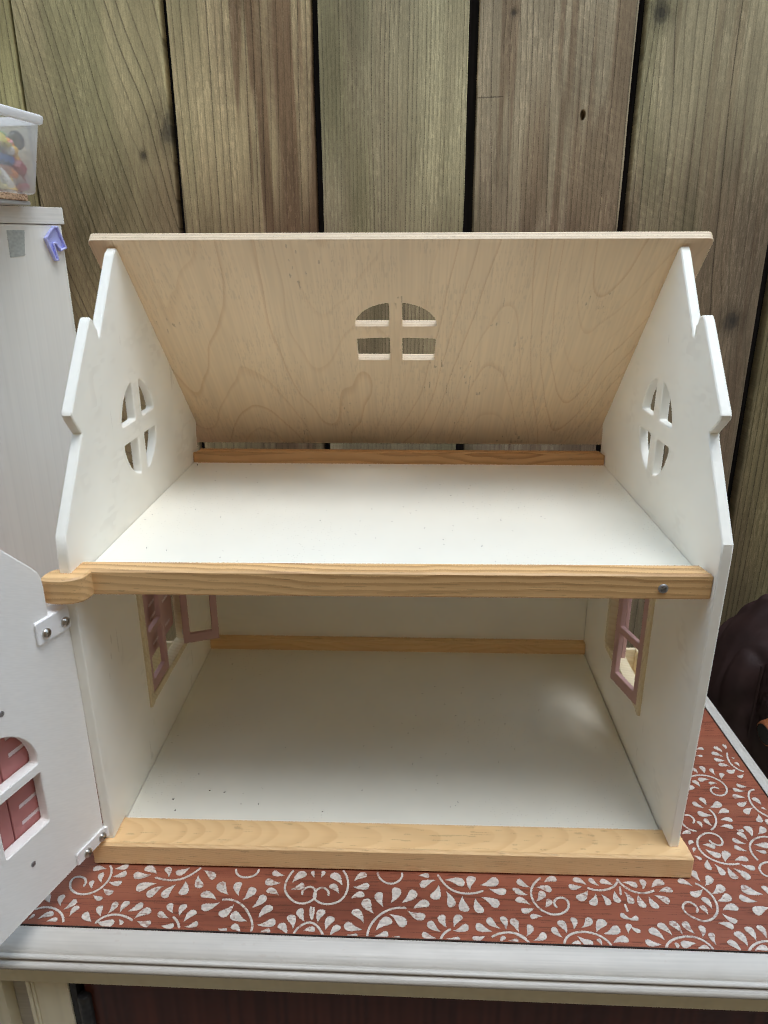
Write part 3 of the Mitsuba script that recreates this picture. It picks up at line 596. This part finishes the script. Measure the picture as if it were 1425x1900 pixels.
# the facade, opened like a door to the left; local (u away from its hinge, z up, thickness towards the outside)
DK, DZ = .9872, .0062
DA, DD, DN = np.array([-.0178, -.0736, 0]), np.array([-.3098, -.9508, 0]), np.array([.9508, -.3098, 0])
DF = lambda off: frame(DA - DN * off + np.array([0, 0, DZ]), DD * DK, (0, 0, DK), -DN)
fac = [(-.0330, .0180), (-.0330, .2300), (-.0320, .2368), (-.0144, .2368), (-.0144, .2600), (-.0138, .2660), (-.0114, .2723), (-.0050, .2796), (.0155, .3005), (.040, .3255), (.060, .330),
       (.3890, .330), (.4090, .3255), (.4335, .3005), (.4540, .2796), (.4600, .270), (.4620, .260), (.4620, .0180)]
F = Polygon(fac)
def facade_window(c):
    q = []
    for s in (-1, 1):
        a, b = sorted((c + s * .0047, c + s * .0458))
        arch = affinity.scale(Point(c, .1325).buffer(1, quad_segs=20), .0462, .0425).union(sbox(c - .0458, .10, c + .0458, .1400))
        q.append(rnd(sbox(a, .1310, b, .20).intersection(arch), .002))
        q.append(rnd(sbox(a, .0785, b, .1230), .0014))
    return q
for c in (.0634, .3660):
    for q in facade_window(c): F = F.difference(q)
fm = moved(prism(F, .009, .0007), DF(0))
if fm.volume < 0: fm.invert()
fk = add(dh, 'facade_door', fm, 'door_paint', smooth=34, label='white facade swung open to the left, with an arched window cut-out')
for c in (.0634, .3660):
    for u0 in (c - .0222 - .0366, c - .0222 + .0006, c - .0222 + .0378):     # three slatted leaves close each facade window from outside
        sh = slatted(.0362, .118, (.0202, .0347, .0803, .0947), .0095, .0280, .0035)
        MS = DF(.0096) @ frame((u0, .0655, 0), (1, 0, 0), (0, 1, 0), (0, 0, 1))
        m = moved(sh, MS); m.volume < 0 and m.invert()
        k = add(dh, 'shutter', m, 'pink_paint'); grooves(k, MS, (.0202, .0347, .0803, .0947), .0096, .0279, .0035)
for u, z in ((.0392, .1879), (.0387, .0563)):
    add(fk, 'screw', moved(cross_screw(.0021, .0009, True), frame(DA + DD * u * DK + np.array([0, 0, DZ + DK * z]), DD, (0, 0, 1), DN)), 'dull_steel', smooth=40)

def hinge(z0, z1, up, s):
    z0, z1 = DZ + DK * z0, DZ + DK * z1; s = [(u * DK, DZ + DK * z) for u, z in s]
    P = rnd(sbox(-.0316, z0, .0008, z1), .0016)
    pl = moved(prism(P, .0016, .0005), frame(DA + DN * .0004, DD, (0, 0, 1), DN))
    if pl.volume < 0: pl.invert()
    e = z1 if up else z0
    # a tab folded back at one long edge, and the knuckle that reaches round to the wall's front edge
    tab = hull(np.vstack([np.array([DA + DD * u + DN * n + np.array([0, 0, z]) for u in (-.031, .0) for n, z in ((.0020, e - (.0022 if up else -.0022)), (.0012, e), (-.0075, e + (.0016 if up else -.0016)), (-.0075, e), (.0004, e - (.002 if up else -.002)))])]))
    kn = tube([DA + DD * -.0335 + DN * .0015 + np.array([0, 0, z0 + .001]), DA + DD * -.0335 + DN * .0015 + np.array([0, 0, z1 - .001])], .0021, 14)
    leafp = hull([p for z in (z0 + .001, z1 - .001) for p in ([-.0110, -.0452, z], [-.0110, -.0438, z], [-.0004, -.0452, z], [-.0004, -.0438, z])])
    h = add(dh, 'hinge', cat(pl, tab, kn), 'hinge_white', smooth=38)
    for u, z in s:
        add(h, 'screw', moved(cross_screw(.0039, .0030), frame(DA + DD * u + DN * .0018 + np.array([0, 0, z]), DD, (0, 0, 1), DN)), 'bright_steel', smooth=40)
hinge(.2195, .2370, True, ((-.0076, .2262), (-.0262, .2262)))
hinge(.0185, .0300, False, ((-.0104, .0225), (-.0278, .0232)))

# crumbs left on the two floors
rr = np.random.default_rng(11)
cr = []
for x, y, z, s in [(.0075, .262, .2591, .0016), (.20, .266, .2591, .001), (.078, .018, .0201, .0013), (.034, .008, .0201, .0011), (.064, .020, .0201, .0009), (.048, .042, .0201, .0009), (.040, -.006, .0201, .001),
                   (.112, .004, .0201, .0009), (.385, .155, .0201, .0007), (.29, .012, .0201, .0008)] + [(rr.uniform(.02, .44), rr.uniform(-.01, .2), .2591, rr.uniform(.0003, .0007)) for _ in range(26)] + \
                  [(rr.uniform(.02, .44), rr.uniform(-.01, .1), .0201, rr.uniform(.0003, .0008)) for _ in range(14)]:
    c = trimesh.creation.icosphere(1, 1.); c.vertices *= rr.uniform(.6, 1.2, c.vertices.shape) * [s, s * rr.uniform(.4, .7), s * .45]
    c.apply_transform(trimesh.transformations.rotation_matrix(rr.uniform(0, 3), (0, 0, 1))); c.apply_translation((x, y, z)); cr.append(c)
k = single('crumb', cat(*cr), 'crumb', 'tiny dark crumbs of dirt scattered over the dollhouse floors', 'dirt'); labels[k]['kind'] = 'stuff'

# ------------------------------------------------------------------ white cabinet on the left, what hangs on it and what stands on it
cab = thing('cabinet', 'tall white woodgrain cabinet at the left beside the dollhouse', 'cabinet')
CM = lambda u, off: frame(CO + CD * u + CN * off, CD, (0, 0, 1), CN)        # local (leftwards along the face, up, out of the face)
def cbox(u0, u1, z0, z1, o0, o1, r=.001):
    m = rbox(u0, u1, z0, z1, o0, o1, r); m = moved(m, CM(0, 0)); m.volume < 0 and m.invert(); return m
add(cab, 'side_panel', cbox(.0022, .42, -.75, .5128, -.018, -.0006), 'cabinet_laminate')
add(cab, 'body', cbox(.004, .42, -.75, .512, -.36, -.0185), 'cabinet_laminate')
lip = man(cbox(-.0014, .43, .5136, .5318, -.37, .0008, .0007))
chipcut = m3.Manifold.cube([.007, .004, .03], True).rotate([0, 18, 20]).transform(np.array(CM(.002, 0))[:3].tolist()) if 0 else None
add(cab, 'top_board', to_tri(lip), 'cabinet_top')
P = Polygon([(.0463, .5066), (.0662, .5063), (.0668, .4772), (.0500, .4790)])
m = moved(prism(P, .0007, .0002), CM(0, -.0006)); m.volume < 0 and m.invert()
single('tape_strip', m, 'grey_tape', 'grey strip of tape stuck on the white cabinet below its top edge', 'tape')
# lilac clip: a hooked outline with a raised rim
O = Polygon([(.0262, .4980), (.0142, .5115), (.0090, .5112), (.0015, .4870), (.0098, .4833), (.0168, .4955), (.0128, .4735), (.0175, .4727)])
O = rnd(O.buffer(0), .0008); I = O.buffer(-.0022)
base = prism(O, .0030, .0005)
if not I.is_empty:
    rim = prism(O.difference(I) if I.geom_type == 'Polygon' else O.difference(I), .0062, .0006); base = cat(base, rim)
m = moved(base, CM(0, -.0004)); m.volume < 0 and m.invert()
single('plastic_clip', m, 'lilac_plastic', 'lilac plastic clip hooked on the edge of the white cabinet', 'clip')

TD, TN = np.array([-.125, -.992, 0]), np.array([.992, -.125, 0]); TO = np.array([-.178, .370, 0])
TM = frame(TO, TD, (0, 0, 1), TN)                                         # local (towards the viewer, up, out of the tub's right face)
def tbox(u0, u1, z0, z1, o0, o1, r=.0008):
    m = moved(rbox(u0, u1, z0, z1, o0, o1, r), TM); m.volume < 0 and m.invert(); return m
single('grey_plate', tbox(.0145, .24, .5322, .5364, -.14, -.002), 'grey_board', 'thin grey board lying on top of the white cabinet', 'board')
single('chipboard', tbox(.0200, .25, .5366, .5432, -.15, -.0008, .0004), 'chipboard', 'raw chipboard offcut under the clear toy tub', 'board')
# the tub: four flaring walls with a rounded corner, a floor and a rolled rim
def tub_ring(z, off):
    u0, u1, w0 = -.0005 - .017 * (z - .5440) / .08, .160 + .012 * (z - .5440) / .08, -.112 - .008 * (z - .5440) / .08
    f = 0. + .006 * (z - .5440) / .08
    return sbox(u0, w0, u1, f).buffer(off + .006, quad_segs=8).buffer(-.006) if 0 else rnd(sbox(u0 - off, w0 - off, u1 + off, f + off), .008)
def tub_shell(levels):
    V, F = [], []; n = None
    for z, off in levels:
        q = tub_ring(z, off); L = q.exterior.length
        ps = np.array([q.exterior.interpolate(t * L).coords[0] for t in np.linspace(0, 1, 97)[:-1]]); n = len(ps)
        V.append(np.c_[ps[:, 0], np.full(n, z), ps[:, 1]])
    for k in range(len(levels) - 1):
        for j in range(n):
            a, b, c, d = k * n + j, k * n + (j + 1) % n, (k + 1) * n + (j + 1) % n, (k + 1) * n + j; F += [[a, b, c], [a, c, d]]
    m = trimesh.Trimesh(np.vstack(V), F, process=False); m.apply_transform(TM); return m
tub = thing('toy_tub', 'milky clear plastic tub full of small toys on top of the white cabinet', 'tub')
body = tub_shell([(.5440, -.004), (.5446, -.0015), (.5465, 0.), (.5700, 0.), (.5950, 0.), (.6165, 0.)])
add(tub, 'wall', body, 'frosted_plastic', smooth=60)
fl = tub_ring(.5440, -.004); fb = moved(trimesh.creation.extrude_polygon(fl, .0006, engine='earcut'), np.array([[1, 0, 0, 0], [0, 0, 1, .5436], [0, 1, 0, 0], [0, 0, 0, 1.]])); fb.apply_transform(TM)
add(tub, 'floor', fb, 'rim_plastic')
add(tub, 'rim', tub_shell([(.6165, .0002), (.6168, .0024), (.6180, .0034), (.6228, .0038), (.6252, .0033), (.6262, .0018), (.6258, .0002), (.6230, -.0012), (.6165, -.0010)]), 'rim_plastic', smooth=50)

def sized(m, k):
    m = m.copy(); m.vertices *= k; return m

def toy(name, mesh, color, label, cat_, u, z, depth, rot=(0, 0, 0), rough=.35):
    mesh = mesh.copy(); mesh.vertices *= .84
    if mesh.volume < 0: mesh.invert()
    for a, ax in zip(rot, ((1, 0, 0), (0, 1, 0), (0, 0, 1))): mesh.apply_transform(trimesh.transformations.rotation_matrix(math.radians(a), ax))
    mesh.apply_transform(TM); mesh.apply_translation(TD * u - TN * depth + np.array([0, 0, z]))
    key = 'toy_colour_%s' % '_'.join(str(int(100 * c)) for c in color)
    if key not in scene: mat(key, color, rough, .5)
    k = single(name, mesh, key, label, cat_, smooth=40); labels[k]['group'] = 'toys inside the clear tub'
E3 = np.array([[1, 0, 0, 0], [0, 0, 1, 0], [0, -1, 0, 0], [0, 0, 0, 1.]])
def rev(pr): return lathe(pr, 28)
dome = rev([(.0001, .013), (.006, .0125), (.0105, .009), (.012, .002), (.0165, .0005), (.0165, -.001), (.0115, -.001), (.0100, .003), (.0001, .010)][::-1])
wheel = cat(rev([(.003, -.006), (.015, -.006), (.0175, -.003), (.0175, .003), (.015, .006), (.003, .006), (.003, -.006)]), rev([(0, -.004), (.006, -.004), (.0065, .004), (0, .005)]))
peg = cat(rev([(0, -.012), (.0042, -.0115), (.0048, -.006), (.0042, .004), (.003, .006), (0, .0062)]), moved(trimesh.creation.icosphere(3, .0058), frame((0, 0, .010), (1, 0, 0), (0, 1, 0), (0, 0, 1))))
brick = cat(rbox(-.012, .012, -.006, .006, -.004, .004, .0007), *[moved(rev([(0, 0), (.0026, 0), (.0026, .002), (0, .002)]), frame((x, y, .004), (1, 0, 0), (0, 1, 0), (0, 0, 1))) for x in (-.008, 0, .008) for y in (-.003, .003)])
car = cat(rbox(-.018, .018, -.0065, .0065, -.004, .002, .002), hull([(x * s, y * .9, z) for x, z in ((.010, .002), (.006, .0075)) for s in (-1, 1) for y in (-.006, .006)]),
          *[moved(rev([(0, -.0015), (.0035, -.0015), (.0035, .0015), (0, .0015)]), frame((x, y, -.004), (1, 0, 0), (0, 0, 1), (0, -1, 0))) for x in (-.011, .011) for y in (-.0066, .0066)])
tubeb = cat(tube([(0, -.016, 0), (0, -.005, .001), (.001, .006, .0), (.002, .016, -.002)], [.0050, .0056, .0050, .0036], 16), moved(trimesh.creation.icosphere(3, .0062), frame((0, -.017, 0), (1, 0, 0), (0, 1, 0), (0, 0, 1))))
bell = rev([(0, .010), (.003, .0095), (.005, .005), (.0065, -.002), (.0105, -.008), (.0105, -.009), (.0085, -.009), (0, -.004)][::-1])
disc = rev([(0, -.002), (.0105, -.002), (.0115, 0), (.0105, .002), (.004, .0022), (0, .003)])
bean = tube([(-.010, .002, 0), (-.005, 0, .001), (0, -.001, 0), (.005, 0, 0), (.010, .0025, 0)], [.002, .0048, .0052, .0048, .002], 14)
ballp = trimesh.creation.icosphere(3, .0062)
toy('toy_hat', moved(dome, E3), (.72, .62, .13), 'pale yellow helmet-shaped toy at the left of the clear tub', 'toy', 0.044, 0.592, 0.011, (0, 0, 8))
toy('toy_roller', sized(wheel, .66), (.045, .055, .062), 'dark slate toy roller high in the clear tub near its corner', 'toy', 0.01, 0.5985, 0.011, (0, 12, 0))
toy('toy_ball', trimesh.creation.icosphere(3, .013), (.16, .13, .20), 'dusky violet toy ball high at the left in the clear tub', 'toy', 0.052, 0.609, 0.014)
toy('toy_car', car, (.33, .02, .045), 'crimson toy car tipped on its nose in the middle of the clear tub', 'toy car', 0.0185, 0.57, 0.008, (0, 0, 38))
toy('toy_peg', moved(peg, E3), (.78, .45, .03), 'amber toy peg right of the white toy ball in the clear tub', 'toy', 0.02, 0.579, 0.008, (0, 0, -15))
toy('toy_ball', trimesh.creation.icosphere(3, .0065), (.75, .75, .72), 'small white toy ball beside the amber peg in the clear tub', 'toy', 0.031, 0.586, 0.007)
toy('toy_brick', brick, (.03, .12, .36), 'blue toy brick under the white toy ball in the clear tub', 'toy brick', 0.04, 0.577, 0.01, (70, 20, 15))
toy('toy_leaf', bean, (.05, .22, .10), 'green bean-shaped toy below the yellow helmet in the clear tub', 'toy', 0.04, 0.584, 0.014, (0, 0, 30))
toy('toy_cone', moved(bell, E3), (.80, .50, .05), 'golden bell-shaped toy on the bottom of the clear tub', 'toy', 0.037, 0.554, 0.01, (0, 0, 8))
toy('toy_bottle', tubeb, (.78, .76, .72), 'white toy bottle leaning on the bottom of the clear tub', 'toy', 0.044, 0.556, 0.007, (0, 0, -28))
toy('toy_shell', bean, (.72, .25, .06), 'orange curved toy above the golden bell in the clear tub', 'toy', 0.031, 0.5645, 0.008, (0, 0, 30))
toy('toy_disc', disc, (.50, .50, .50), 'light grey toy disc low in the corner of the clear tub', 'toy', .0130, .5580, .010, (25, 20, 0))
toy('toy_disc', disc, (.42, .08, .11), 'dark red toy disc on the bottom in the corner of the clear tub', 'toy', .0130, .5505, .012, (70, 10, 0))
toy('toy_ball', ballp, (.55, .20, .22), 'rose pink toy ball in the corner of the clear tub above the crimson car', 'toy', .0120, .5790, .014)
toy('toy_brick', brick, (.40, .17, .09), 'brown toy brick low at the left in the clear tub', 'toy brick', 0.048, 0.5665, 0.01, (10, 30, 10))
toy('toy_brick', brick, (.06, .13, .40), 'navy toy brick on the bottom at the left of the clear tub', 'toy brick', .0620, .5530, .016, (60, 10, 5))
toy('toy_ring', trimesh.creation.torus(.009, .003, 32, 14), (.68, .60, .28), 'cream toy ring at the bottom left of the clear tub', 'toy', 0.05, 0.557, 0.008)
toy('toy_brick', brick, (.20, .22, .26), 'grey toy brick behind the dark roller in the clear tub', 'toy brick', .0400, .6000, .036, (30, 40, 0))
toy('toy_bean', bean, (.50, .36, .30), 'beige bean-shaped toy on the top of the pile in the clear tub', 'toy', .0400, .6090, .020, (0, 0, 25))
toy('toy_disc', disc, (.10, .16, .14), 'dark green toy disc deep in the middle of the clear tub', 'toy', .0460, .5690, .030, (40, 20, 0))
toy('toy_ball', trimesh.creation.icosphere(3, .011), (.12, .10, .10), 'dark grey toy ball deep in the corner of the clear tub', 'toy', 0.018, 0.57, 0.05)
toy('toy_ball', trimesh.creation.icosphere(3, .012), (.30, .28, .30), 'mid grey toy ball at the bottom back of the clear tub', 'toy', 0.027, 0.558, 0.052)

tr = np.random.default_rng(21)
KINDS = [('toy_brick', brick, 'toy brick'), ('toy_bean', bean, 'toy'), ('toy_disc', disc, 'toy'), ('toy_ball', ballp, 'toy'), ('toy_peg', peg, 'toy')]
HUES = [('red', (.45, .03, .03)), ('yellow', (.75, .55, .06)), ('green', (.06, .30, .10)), ('blue', (.05, .16, .50)), ('white', (.72, .70, .66)), ('orange', (.70, .25, .04)), ('pink', (.62, .25, .32)), ('purple', (.22, .09, .32)), ('black', (.03, .03, .035)), ('teal', (.05, .32, .33))]
SIZES = ['topmost', 'upper', 'middle', 'lower', 'bottom']
used = set()
for q in range(44):
    kn_, mesh_, cat_ = KINDS[q % 5]; hn, hc = HUES[(q * 7 + q // 5) % 10]
    z_ = .5490 + .052 * ((q * .618) % 1.); u_ = .008 + .066 * ((q * .381 + .1) % 1.); d_ = (.015 if q % 3 else .028) + .008 * tr.random()
    lv = SIZES[int(np.clip((.604 - z_) / .011, 0, 4))]; sd = 'near the corner' if u_ < .028 else ('in the middle' if u_ < .052 else 'at the left')
    lb = '%s %s in the %s layer of toys %s of the clear tub' % (hn, kn_.replace('_', ' '), lv, sd)
    if lb in used: continue
    used.add(lb)
    toy(kn_, mesh_, hc, lb, cat_, u_, z_, d_, tuple(tr.uniform(0, 360, 3)))

# ------------------------------------------------------------------ dark padded bag right of the cupboard, and the grip in front of it
bag = thing('padded_bag', 'dark maroon padded bag behind the right edge of the cupboard, partly outside the picture', 'bag')
def soft(c, r, e, seed, amp, lo=-1):
    s = trimesh.creation.icosphere(5, 1.); v = s.vertices
    v = np.sign(v) * np.abs(v) ** e; v /= np.maximum(np.linalg.norm(v, axis=1, keepdims=True) ** .45, 1e-6)
    f = meshkit.fbm(v * 1.5 + seed, 2, seed) - .5
    g2 = np.abs(meshkit.fbm(v * [.9, .9, 1.5] + 7 + seed, 2, seed + 5) - .5)
    fold = meshkit.noise(v * [3.2, 3.2, 1.1] + 3 * meshkit.noise(v * 1.7 + seed)[:, None] + seed, seed + 9)
    v = v * (1 + amp * f[:, None] + .085 * (np.abs(2 * fold[:, None] - 1) - .4) - .16 * np.exp(-(g2 / .03) ** 2)[:, None] * .35)
    s.vertices = v * r + c; return s
add(bag, 'body', soft(np.array([.722, .318, -.140]), np.array([.108, .075, .222]), .82, 2, .12), 'maroon_cloth', smooth=True)
add(bag, 'flap', soft(np.array([.742, .270, -.080]), np.array([.062, .045, .105]), .85, 6, .30), 'maroon_cloth', smooth=True)
add(bag, 'pocket', soft(np.array([.700, .262, -.030]), np.array([.030, .030, .060]), .9, 9, .35), 'maroon_cloth', smooth=True)
st = [(.662 + .004 * math.sin(t * 3), .250 + .02 * t, .02 - .30 * t) for t in np.linspace(0, 1, 14)]
add(bag, 'seam', tube(st, .0016, 8), 'maroon_cloth', smooth=True)
sp = [(.7025, .236, -.030), (.696, .230, -.055), (.700, .226, -.085), (.716, .224, -.112), (.74, .226, -.130)]
add(bag, 'strap', tube(sp, [.006, .008, .009, .009, .008], 10), 'dark_strap', smooth=True)
gp = thing('leather_grip', 'tan brown rounded grip with dark end beside the maroon bag at the right', 'grip')
gd = np.array([.93, .20, .10]); gd /= np.linalg.norm(gd); g0 = np.array([.660, .215, -.049])
add(gp, 'sleeve', tube([g0, g0 + gd * .001, g0 + gd * .004, g0 + gd * .012, g0 + gd * .04, g0 + gd * .09], [.0125, .0142, .0152, .0160, .0165, .0165], 28, cap=False), 'tan_leather', smooth=True)
add(gp, 'end_plug', tube([g0 + gd * .0055, g0 + gd * .004, g0 + gd * .0002, g0 - gd * .0008], [.0126, .0126, .0122, .0100], 24), 'black_rubber', smooth=35)
